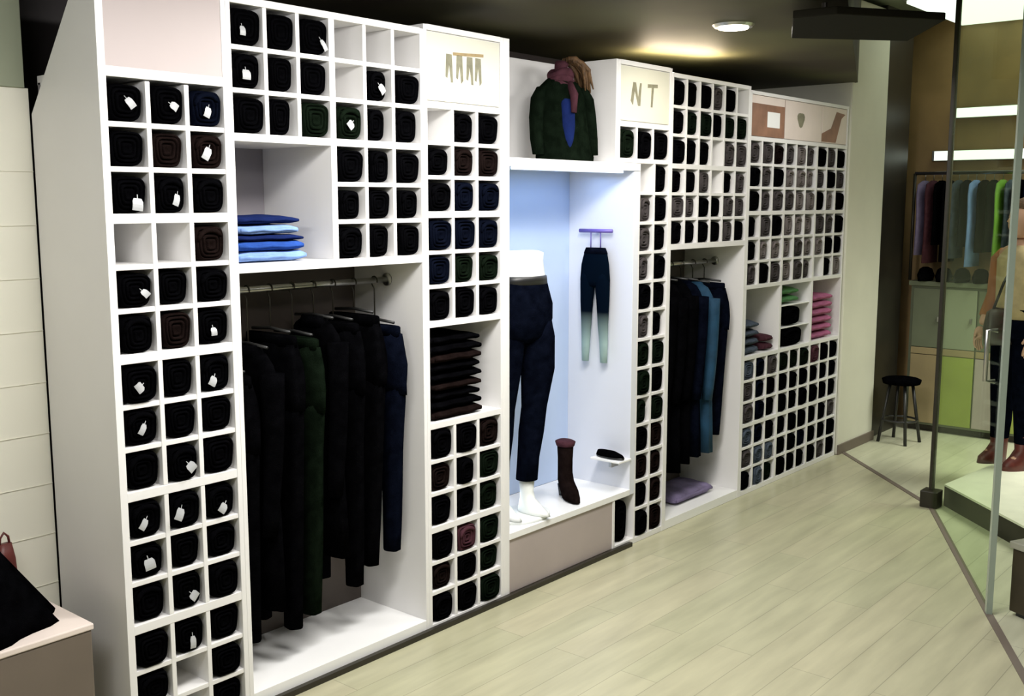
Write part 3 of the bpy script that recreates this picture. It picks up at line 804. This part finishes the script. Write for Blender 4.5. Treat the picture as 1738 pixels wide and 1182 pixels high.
bm = bmesh.new(); loft(bm, [ring((-.005, 0, .555), .024, .074, 20), ring((-.005, 0, .585), .020, .060, 20)]); obj('waistband', bm, 'navy', t, True)
t = thing('wall_hook_bar', 'small purple bar holding the hanging leggings in the window', 'hook', (4.394, .20, 1.62))
bm = bmesh.new(); tube(bm, [(-.04, -.10, 0), (-.04, .10, 0)], .010); tube(bm, [(0, 0, .0), (-.04, 0, 0)], .007); tube(bm, [(-.04, -.03, 0), (-.04, -.03, -.085)], .003, 6); tube(bm, [(-.04, .03, 0), (-.04, .03, -.085)], .003, 6)
obj('bar', bm, mat('violet metal', (.14, .10, .40), .3), t, True)
# ankle boot
t = thing('heeled_boot', 'black heeled boot standing on the white window floor', 'boot', (4.06, .15, FZ + .0005), -.5)
bm = bmesh.new()
loft(bm, [ring((0, .02, .27), .040, .048, 20), ring((0, .02, .20), .036, .044, 20), ring((0, .02, .13), .036, .044, 20), ring((0, .01, .09), .038, .055, 20), ring((0, -.025, .055), .037, .085, 20), ring((0, -.045, .03), .034, .088, 20), ring((0, -.055, .006), .033, .080, 20)])
obj('boot_upper', bm, 'brownblack', t, True)
bm = bmesh.new(); loft(bm, [ring((0, .055, .06), .024, .024, 14), ring((0, .06, .0), .014, .014, 14)]); obj('heel', bm, 'blackplastic', t, True)
bm = bmesh.new(); loft(bm, [ring((0, .02, .265), .044, .052, 20), ring((0, .02, .285), .050, .058, 20), ring((0, .02, .292), .036, .044, 20)]); obj('cuff', bm, 'maroon', t, True)
# flat shoe on a bracket shelf
t = thing('bracket_shelf', 'tiny white bracket shelf on the right side of lit window', 'shelf', (4.3945, .08, .455))
box('board', (-.11, -.09, 0), (0, .09, .010), 'whitebright', t); box('bracket', (-.06, -.01, -.04), (0, .01, 0), 'metal', t)
t = thing('flat_shoe', 'flat black shoe resting on the small bracket shelf', 'shoe', (4.335, .08, .4655))
bm = bmesh.new(); loft(bm, [ring((0, 0, 0), .030, .085, 24, wav=.04, k=2), ring((0, 0, .010), .033, .088, 24, wav=.04, k=2)]); obj('sole', bm, 'blackplastic', t, True)
bm = bmesh.new()
loft(bm, [ring((0, 0, .009), .032, .086, 24), ring((0, .004, .022), .030, .078, 24), ring((0, .02, .034), .024, .056, 24), ring((0, .03, .036), .016, .04, 24), ring((0, .03, .018), .014, .036, 24)]); obj('shoe_upper', bm, 'black', t, True)
# small white platform blocks under the mannequin
# ------------------------------------------------------------------ bust on top of the display
t = thing('jacket_bust', 'dark jacketed bust with maroon scarf and brown hair above the lit window', 'mannequin', (3.99, .14, 1.9535), -.45)
t.scale = (.80, .80, 1.0)
bm = bmesh.new()
loft(bm, [ring((.02, 0, 0), .185, .115, 32, wav=.02, k=6), ring((.02, 0, .02), .188, .118, 32, wav=.03, k=6), ring((.01, 0, .10), .172, .112, 32, wav=.03, k=6, ph=1), ring((0, 0, .20), .158, .108, 32, wav=.02, k=6, ph=1),
          ring((-.01, 0, .29), .150, .102, 32), ring((-.015, 0, .345), .125, .090, 32), ring((-.015, 0, .375), .085, .070, 32), ring((-.015, 0, .39), .06, .055, 32)])
obj('jacket', bm, 'greenblack', t, True)
for s_ in (-1, 1):
    bm = bmesh.new(); loft(bm, [ring((s_ * .125, 0, .34), .035, .045, 18), ring((s_ * .155, -.005, .29), .045, .052, 18), ring((s_ * .172, -.012, .20), .042, .050, 18), ring((s_ * .178, -.03, .10), .038, .046, 18), ring((s_ * .175, -.05, .03), .034, .042, 18)])
    obj('sleeve', bm, 'greenblack', t, True)
bm = bmesh.new(); loft(bm, [ring((-.005, -.080, .04), .022, .030, 16), ring((-.005, -.083, .10), .036, .038, 16), ring((-.008, -.085, .16), .044, .035, 16, e=3), ring((-.012, -.075, .26), .050, .035, 16, e=3), ring((-.015, -.06, .32), .035, .03, 16, e=3)]); obj('shirt', bm, 'darkblue', t, True)
bm = bmesh.new()
for k in range(3):
    a0 = k * .5
    tube(bm, [(-.012 + math.cos(a + a0) * (.075 - .008 * k), math.sin(a + a0) * (.068 - .006 * k), .34 + k * .028 + .012 * math.sin(a * 2)) for a in [q * 2 * PI / 16 for q in range(17)]], .022, 10)
tube(bm, [(.01, -.07, .35), (.02, -.115, .30), (.015, -.122, .22)], [.024, .024, .016], 10)
obj('scarf', bm, 'maroon', t, True)
bm = bmesh.new(); loft(bm, [ring((-.012, 0, .36), .035, .04, 16), ring((-.012, 0, .42), .035, .04, 16), ring((-.01, -.01, .445), .04, .045, 16), ring((-.01, 0, .46), .03, .03, 16)]); obj('neck', bm, 'maroon', t, True)
bm = bmesh.new(); rnd = random.Random(5)
for k in range(46):
    a = rnd.uniform(-.4, 1.3); r0 = rnd.uniform(.0, .05)
    p0 = Vector((.02 + r0, rnd.uniform(-.04, .05), .47 - r0 * .3)); p1 = p0 + Vector((.07 + rnd.uniform(0, .03), rnd.uniform(-.03, .03), -.02 - rnd.uniform(0, .04))); p2 = p1 + Vector((.015 + rnd.uniform(-.01, .02), rnd.uniform(-.02, .02), -.07 - rnd.uniform(0, .05)))
    tube(bm, [p0, (p0 + p1) / 2 + Vector((0, 0, .012)), p1, p2], [.012, .014, .013, .004], 7)
obj('hair', bm, 'hair', t, True)

# ------------------------------------------------------------------ left foreground plinth with black coat and red pouch
t = thing('display_plinth', 'low grey brown plinth in the lower left corner', 'plinth', (1.0, 0, 0))
box('body', (-1.2, .004, 0), (.495, .40, .480), 'plinth', t, bevel=.006)
box('top_board', (-1.21, 0, .480), (.50, .405, .50), 'posterpink', t, bevel=.004)
bm = bmesh.new(); rings = []
for k in range(12):
    q = k / 11; z = .62 * q; s_ = (1 - q) ** .95
    rings.append(ring((-.06 * q, .01 * math.sin(q * 5), z), .36 * s_ + .014, .155 * s_ + .010, 40, ph=q * 1.2, wav=.06 * (1 - q * .5), k=9))
loft(bm, rings); o = obj('draped_coat', bm, 'black', smooth=True); o.location = (1.09, .175, .5005)
tag(o, 'black coat heaped in a cone on the low plinth', 'coat')
t = thing('leather_pouch', 'small red brown pouch standing upright behind the heaped black coat', 'pouch', (1.40, .345, .5005), .2)
bm = bmesh.new(); loft(bm, [ring((0, 0, 0), .030, .022, 24, e=3), ring((0, 0, .05), .034, .026, 24, e=3, wav=.03), ring((0, 0, .15), .030, .02, 24, e=3, wav=.04), ring((0, 0, .20), .022, .012, 24, e=3)]); obj('body', bm, 'redbrown', t, True)
bm = bmesh.new(); tube(bm, [(-.018, 0, .19), (-.014, 0, .22), (0, 0, .235), (.014, 0, .22), (.018, 0, .19)], .004); obj('strap', bm, 'redbrown', t, True)

# ------------------------------------------------------------------ glass screen and its post
A_, B_ = Vector((6.13, -.95, 0)), Vector((4.66, -1.69, 0)); D_ = (B_ - A_).normalized(); N_ = Vector((-D_.y, D_.x, 0))
t = thing('glass_door', 'tall green tinted glass door panel with a dark post', 'glass door', tuple(A_))
bm = bmesh.new(); a, b = D_ * .03, D_ * (B_ - A_).length
prism(bm, [a - N_ * .005 + Vector((0, 0, .02)), b - N_ * .005 + Vector((0, 0, .02)), b + N_ * .005 + Vector((0, 0, .02)), a + N_ * .005 + Vector((0, 0, .02))], (0, 0, 3.12)); obj('pane', bm, 'glass', t)
box('post', (-.013, -.013, 0), (.013, .013, 3.148), 'darkmetal', t); box('post_foot', (-.05, -.05, 0), (.05, .05, .10), 'darkmetal', t, bevel=.006)
bm = bmesh.new(); prism(bm, [b - N_ * .012, b + D_ * .035 - N_ * .012, b + D_ * .035 + N_ * .012, b + N_ * .012], (0, 0, 3.148)); obj('edge_strip', bm, 'glassedge', t)
mid = D_ * ((B_ - A_).length - .10) + Vector((0, 0, 1.0))
bm = bmesh.new(); tube(bm, [mid - N_ * .01, mid - N_ * .05, mid - N_ * .05 + Vector((0, 0, .22)), mid - N_ * .01 + Vector((0, 0, .22))], .010); obj('handle', bm, 'metal', t, True)

# ------------------------------------------------------------------ low platform and dark bench right of the door
t = thing('display_platform', 'low white topped platform with dark edge behind the glass door', 'platform', (0, 0, 0))
pl = [(6.20, -1.00), (5.44, -1.78), (5.9, -3.2), (7.3, -2.6), (7.15, -1.10)]
bm = bmesh.new(); prism(bm, [(x, y, 0.0) for x, y in pl], (0, 0, .115)); obj('edge', bm, 'darkmetal', t)
bm = bmesh.new(); prism(bm, [(x, y, .116) for x, y in pl], (0, 0, .012)); obj('top_board', bm, mat('pale platform top', (.80, .80, .66), .35, noise=.05), t)
t = thing('bench', 'dark brown solid bench cut off by the right edge of the photo', 'bench', (4.70, -1.74, 0), math.atan2(-.71, 1.49) + .0)
box('body', (0.0, -.60, .02), (.62, -.03, .30), mat('dark walnut', (.030, .022, .010), .5, noise=.2), t, bevel=.006); box('seat_board', (-.01, -.61, .30), (.63, -.02, .33), mat('grey bench top', (.30, .30, .24), .4, noise=.1), t, bevel=.004)
box('kickboard', (.02, -.58, 0), (.60, -.05, .02), 'blackplastic', t)

# ------------------------------------------------------------------ far fixture: clothes rail over a cabinet, seen through the glass
XW = 8.10
t = thing('low_cabinet', 'olive and tan low cabinet under the far clothes rail', 'cabinet', (XW + .08, -.05, 0))
box('body', (0, -2.2, .05), (.33, 0, 1.13), 'olive', t)
box('worktop', (-.03, -2.22, 1.13), (.34, 0.01, 1.165), 'olive', t); box('kickboard', (.03, -2.18, 0), (.33, -.02, .05), 'darkmetal', t)
ys = [-.02, -.26, -.50, -.74, -.98, -1.22, -1.46, -1.70, -1.94]
for i, (ya, yb) in enumerate(zip(ys[:-1], ys[1:])):
    d_ = box('door', (-.018, yb + .006, .66), (0, ya - .006, 1.11), ('olive', 'creamgreen')[i % 2], t)
    d2 = box('door', (-.018, yb + .006, .07), (0, ya - .006, .60), ('tan', 'lime', 'basegrey', 'lime')[i % 4], t)
    box('knob', (-.034, yb + .03, .86), (-.018, yb + .045, .90), 'metal', d_)
    box('drawer', (-.020, yb + .006, .605), (0, ya - .006, .655), 'tan', t)
t = thing('clothes_rail', 'far clothes rail above the olive cabinet behind the glass', 'rail', (XW + .12, 0, 0))
bm = bmesh.new(); tube(bm, [(0, -.02, 1.98), (0, -2.2, 1.98)], .013); obj('rod', bm, 'metal', t, True)
bm = bmesh.new(); tube(bm, [(0, -.02, 1.166), (0, -.02, 1.98)], .012); obj('upright', bm, 'darkmetal', t, True)
bm = bmesh.new(); tube(bm, [(0, -2.2, 1.166), (0, -2.2, 1.98)], .012); obj('upright', bm, 'darkmetal', t, True)
far = [('purple', 'lilac grey'), ('maroon', 'plum'), ('black', 'black'), ('black', 'black'), ('slate', 'slate blue'), ('navy', 'navy'), ('skyblue', 'pale blue'), ('black', 'black'), ('greenblack', 'green-black'), ('limebright', 'lime green'), ('slate', 'slate blue'), ('black', 'black'), ('navy', 'navy'), ('orange', 'rust')]
for i, (m, w_) in enumerate(far):
    y_ = -.10 - i * .062; L = .56 + .08 * math.sin(i * 2.3)
    hung = thing('hanging_shirt', '%s shirt on the far rail, %s from the dark post' % (w_, ['first', 'second', 'third', 'fourth', 'fifth', 'sixth', 'seventh', 'eighth', 'ninth', 'tenth', 'eleventh', 'twelfth', 'thirteenth', 'fourteenth'][i]), 'shirt', (XW + .12, y_, 1.925 - L), 0, 'shirts on the far rail')
    bm = bmesh.new()
    loft(bm, [ring((0, 0, L), .05, .012, 20), ring((0, 0, L - .03), .15, .022, 20), ring((0, 0, L - .10), .17, .026, 20), ring((0, 0, L * .5), .14, .026, 20, wav=.05), ring((0, 0, 0), .15, .028, 20, wav=.08)]); obj('shirt_body', bm, m, hung, True)
    bm = bmesh.new(); tube(bm, [(0, 0, L - .01), (0, 0, L + .035), (0, 0, L + .055)], .003, 6); obj('hanger_hook', bm, 'metal', hung, True)
for i in range(6):
    y_ = -.14 - i * .135; c = bmesh.new(); 
    loft(c, [ring((0, 0, 0), .10, .045, 20, wav=.05), ring((0, 0, .04), .11, .055, 20, wav=.06), ring((0, 0, .09), .08, .04, 20, wav=.05), ring((0, 0, .105), .03, .02, 20)])
    o = obj('handbag', c, 'black', smooth=True); o.location = (XW + .11, y_, 1.1665)
    tag(o, 'small black bag on the far cabinet top, %s from the dark post' % ['first', 'second', 'third', 'fourth', 'fifth', 'sixth'][i], 'bag', 'black bags on the far cabinet')
for z_, y0, y1, lab in ((2.43, -.20, -2.3, 'upper bright strip light on the far wall'), (2.11, -.05, -2.2, 'lower bright strip light over the far clothes rail')):
    t = thing('strip_light', lab, 'light', (8.529, 0, z_))
    box('housing', (-.05, y1, -.03), (0, y0, .05), 'metal', t); box('diffuser', (-.062, y1 + .02, -.025), (-.05, y0 - .02, .045), 'coollamp', t)
t = thing('ceiling_light', 'big bright greenish ceiling light at the top right of the hall', 'light', (8.0, -.55, 3.09))
box('housing', (-.7, -.4, .02), (.5, .35, .06), 'metal', t); box('diffuser', (-.68, -.38, 0), (.48, .33, .02), 'coollamp', t)
# small dark stool at the foot of the dark post
t = thing('stool', 'small black stool at the foot of the dark post', 'stool', (7.68, -.19, 0))
bm = bmesh.new(); loft(bm, [ring((0, 0, .44), .13, .13, 24), ring((0, 0, .47), .14, .14, 24), ring((0, 0, .48), .12, .12, 24)]); obj('seat', bm, 'black', t, True)
for a in (0.6, 2.2, 3.8, 5.3):
    bm = bmesh.new(); tube(bm, [(math.cos(a) * .08, math.sin(a) * .08, .44), (math.cos(a) * .15, math.sin(a) * .15, 0)], .012); obj('leg', bm, 'blackplastic', t, True)
bm = bmesh.new(); tube(bm, [(math.cos(a) * .125, math.sin(a) * .125, .17) for a in [k * PI / 10 for k in range(21)]], .008); obj('footrest', bm, 'blackplastic', t, True)


# ------------------------------------------------------------------ the shopper at the right edge
def skin_body(name, joints, edges, m, parent, sub=2):
    me = bpy.data.meshes.new(name); me.from_pydata([j[0] for j in joints], edges, []); me.materials.append(M[m])
    o = bpy.data.objects.new(name, me); COL.objects.link(o); o.parent = parent
    s = o.modifiers.new('skin', 'SKIN'); s.use_smooth_shade = True
    for i, j in enumerate(joints):
        r = j[1]; r = (r, r) if not isinstance(r, tuple) else r
        me.skin_vertices[0].data[i].radius = r; me.skin_vertices[0].data[i].use_root = (i == 0)
    u = o.modifiers.new('sub', 'SUBSURF'); u.levels = sub; u.render_levels = sub
    return o


t = thing('person', 'person in a sand top and dark trousers standing at the right edge', 'person', (6.93, -1.16, .128), 2.6)
J = [((0, 0, .90), (.12, .15)), ((0, 0, 1.02), (.10, .13)), ((0, 0, 1.20), (.10, .14)), ((0, 0, 1.32), (.08, .12)), ((0, 0, 1.38), .05), ((.01, 0, 1.43), .048),
     ((0, -.08, .84), .085), ((.01, -.09, .48), .058), ((0, -.10, .10), .040), ((.10, -.105, .035), .036),
     ((0, .08, .84), .085), ((.01, .09, .48), .058), ((0, .10, .10), .040), ((.10, .105, .035), .036),
     ((0, -.17, 1.30), .050), ((-.02, -.22, 1.06), .040), ((.09, -.21, .86), .030),
     ((0, .17, 1.30), .050), ((-.02, .22, 1.06), .040), ((.09, .21, .86), .030)]
E_ = [(0, 1), (1, 2), (2, 3), (3, 4), (4, 5), (0, 6), (6, 7), (7, 8), (8, 9), (0, 10), (10, 11), (11, 12), (12, 13), (3, 14), (14, 15), (15, 16), (3, 17), (17, 18), (18, 19)]
body = skin_body('body', J, E_, 'skin', t)
bm = bmesh.new()   # head with nose, chin and ears
loft(bm, [ring((.015, 0, 1.42), .05, .05, 20), ring((.03, 0, 1.445), .065, .055, 20), ring((.03, 0, 1.49), .083, .068, 20), ring((.02, 0, 1.54), .092, .074, 20), ring((.01, 0, 1.59), .088, .070, 20), ring((.0, 0, 1.63), .06, .05, 20), ring((0, 0, 1.645), .02, .02, 20)])
tube(bm, [(.11, 0, 1.55), (.128, 0, 1.52), (.112, 0, 1.508)], [.008, .014, .008], 8)
for s_ in (-1, 1): tube(bm, [(.02, s_ * .074, 1.55), (.012, s_ * .082, 1.53), (.02, s_ * .074, 1.505)], [.008, .012, .006], 8)
tube(bm, [(.100, -.022, 1.475), (.108, 0, 1.473), (.100, .022, 1.475)], .006, 8)
obj('head', bm, 'skin', t, True)
for s_ in (-1, 1):
    bm = bmesh.new(); loft(bm, [ring((.098, s_ * .028, 1.535), .003, .003, 10), ring((.104, s_ * .028, 1.54), .006, .012, 10), ring((.1, s_ * .028, 1.546), .003, .004, 10)]); obj('eye', bm, 'blackplastic', t, True)
bm = bmesh.new()   # shoulder-length hair
loft(bm, [ring((-.03, 0, 1.31), .045, .085, 24, wav=.06), ring((-.04, 0, 1.40), .06, .095, 24, wav=.05), ring((-.035, 0, 1.48), .078, .09, 24, wav=.03), ring((-.02, 0, 1.55), .095, .088, 24, wav=.03), ring((-.005, 0, 1.61), .095, .082, 24, wav=.02), ring((0, 0, 1.65), .06, .055, 24), ring((0, 0, 1.665), .02, .02, 24)])
obj('hair', bm, 'hair', t, True)
bm = bmesh.new(); loft(bm, [ring((0, 0, .93), .135, .185, 28, wav=.03), ring((0, 0, 1.02), .118, .160, 28, wav=.02), ring((0, 0, 1.18), .122, .170, 28), ring((0, 0, 1.29), .112, .180, 28), ring((0, 0, 1.345), .085, .13, 28), ring((0, 0, 1.375), .062, .075, 28)])
obj('knit_top', bm, 'beige', t, True)
for s_ in (-1, 1):
    bm = bmesh.new(); tube(bm, [(0, s_ * .14, 1.31), (0, s_ * .18, 1.28), (-.015, s_ * .215, 1.12), (-.015, s_ * .225, 1.05), (.06, s_ * .215, .92)], [.055, .060, .055, .052, .042], 16); obj('sleeve', bm, 'orange', t, True)
bm = bmesh.new()
loft(bm, [ring((0, 0, .99), .125, .165, 28), ring((0, 0, .90), .135, .180, 28), ring((0, 0, .82), .125, .175, 28), ring((0, 0, .77), .09, .12, 28)])
for s_ in (-1, 1): loft(bm, [ring((0, s_ * .085, .86), .105, .092, 20), ring((.008, s_ * .088, .65), .088, .082, 20), ring((.012, s_ * .09, .47), .07, .068, 20, wav=.02), ring((.0, s_ * .095, .28), .064, .062, 20, wav=.02), ring((0, s_ * .10, .16), .056, .055, 20)])
obj('trousers', bm, 'navy', t, True)
for s_ in (-1, 1):
    bm = bmesh.new(); loft(bm, [ring((0, s_ * .10, .21), .058, .056, 18), ring((0, s_ * .10, .12), .052, .050, 18), ring((.02, s_ * .10, .075), .075, .050, 18), ring((.045, s_ * .102, .04), .105, .050, 18), ring((.05, s_ * .102, 0), .108, .050, 18)]); obj('boot', bm, 'redbrown', t, True)
for s_ in (-1, 1):   # hands with five fingers
    HJ = [((.09, s_ * .21, .86), .026), ((.11, s_ * .208, .82), (.034, .018)), ((.122, s_ * .205, .785), (.030, .014))]; HE = [(0, 1), (1, 2)]
    for f, (dx, L_) in enumerate(((-.026, .062), (-.009, .074), (.009, .070), (.026, .056))):
        i0 = len(HJ); HJ += [((.122 + dx, s_ * .205, .778), .0085), ((.126 + dx, s_ * .198, .778 - L_ * .55), .008), ((.120 + dx, s_ * .188, .778 - L_), .0065)]; HE += [(2, i0), (i0, i0 + 1), (i0 + 1, i0 + 2)]
    i0 = len(HJ); HJ += [((.145, s_ * .20, .822), .010), ((.160, s_ * .192, .795), .0085)]; HE += [(1, i0), (i0, i0 + 1)]
    skin_body('hand', HJ, HE, 'skin', t)
bg = thing('shoulder_bag', 'dark brown shoulder bag hanging at the person hip', 'bag', (6.815, -1.095, .90), 2.6)
bm = bmesh.new(); loft(bm, [ring((0, 0, 0), .12, .04, 24, e=3.5), ring((0, 0, .10), .13, .05, 24, e=3.5), ring((0, 0, .20), .115, .035, 24, e=3.5), ring((0, 0, .22), .09, .015, 24, e=3.5)]); obj('bag_body', bm, mat('dark brown leather', (.035, .024, .018), .5, noise=.3, nscale=12), bg, True)
bm = bmesh.new(); tube(bm, [(-.08, 0, .21), (-.03, .02, .38), (.0, .05, .485), (.03, .02, .38), (.08, 0, .21)], .008); obj('bag_strap', bm, 'blackplastic', bg, True)
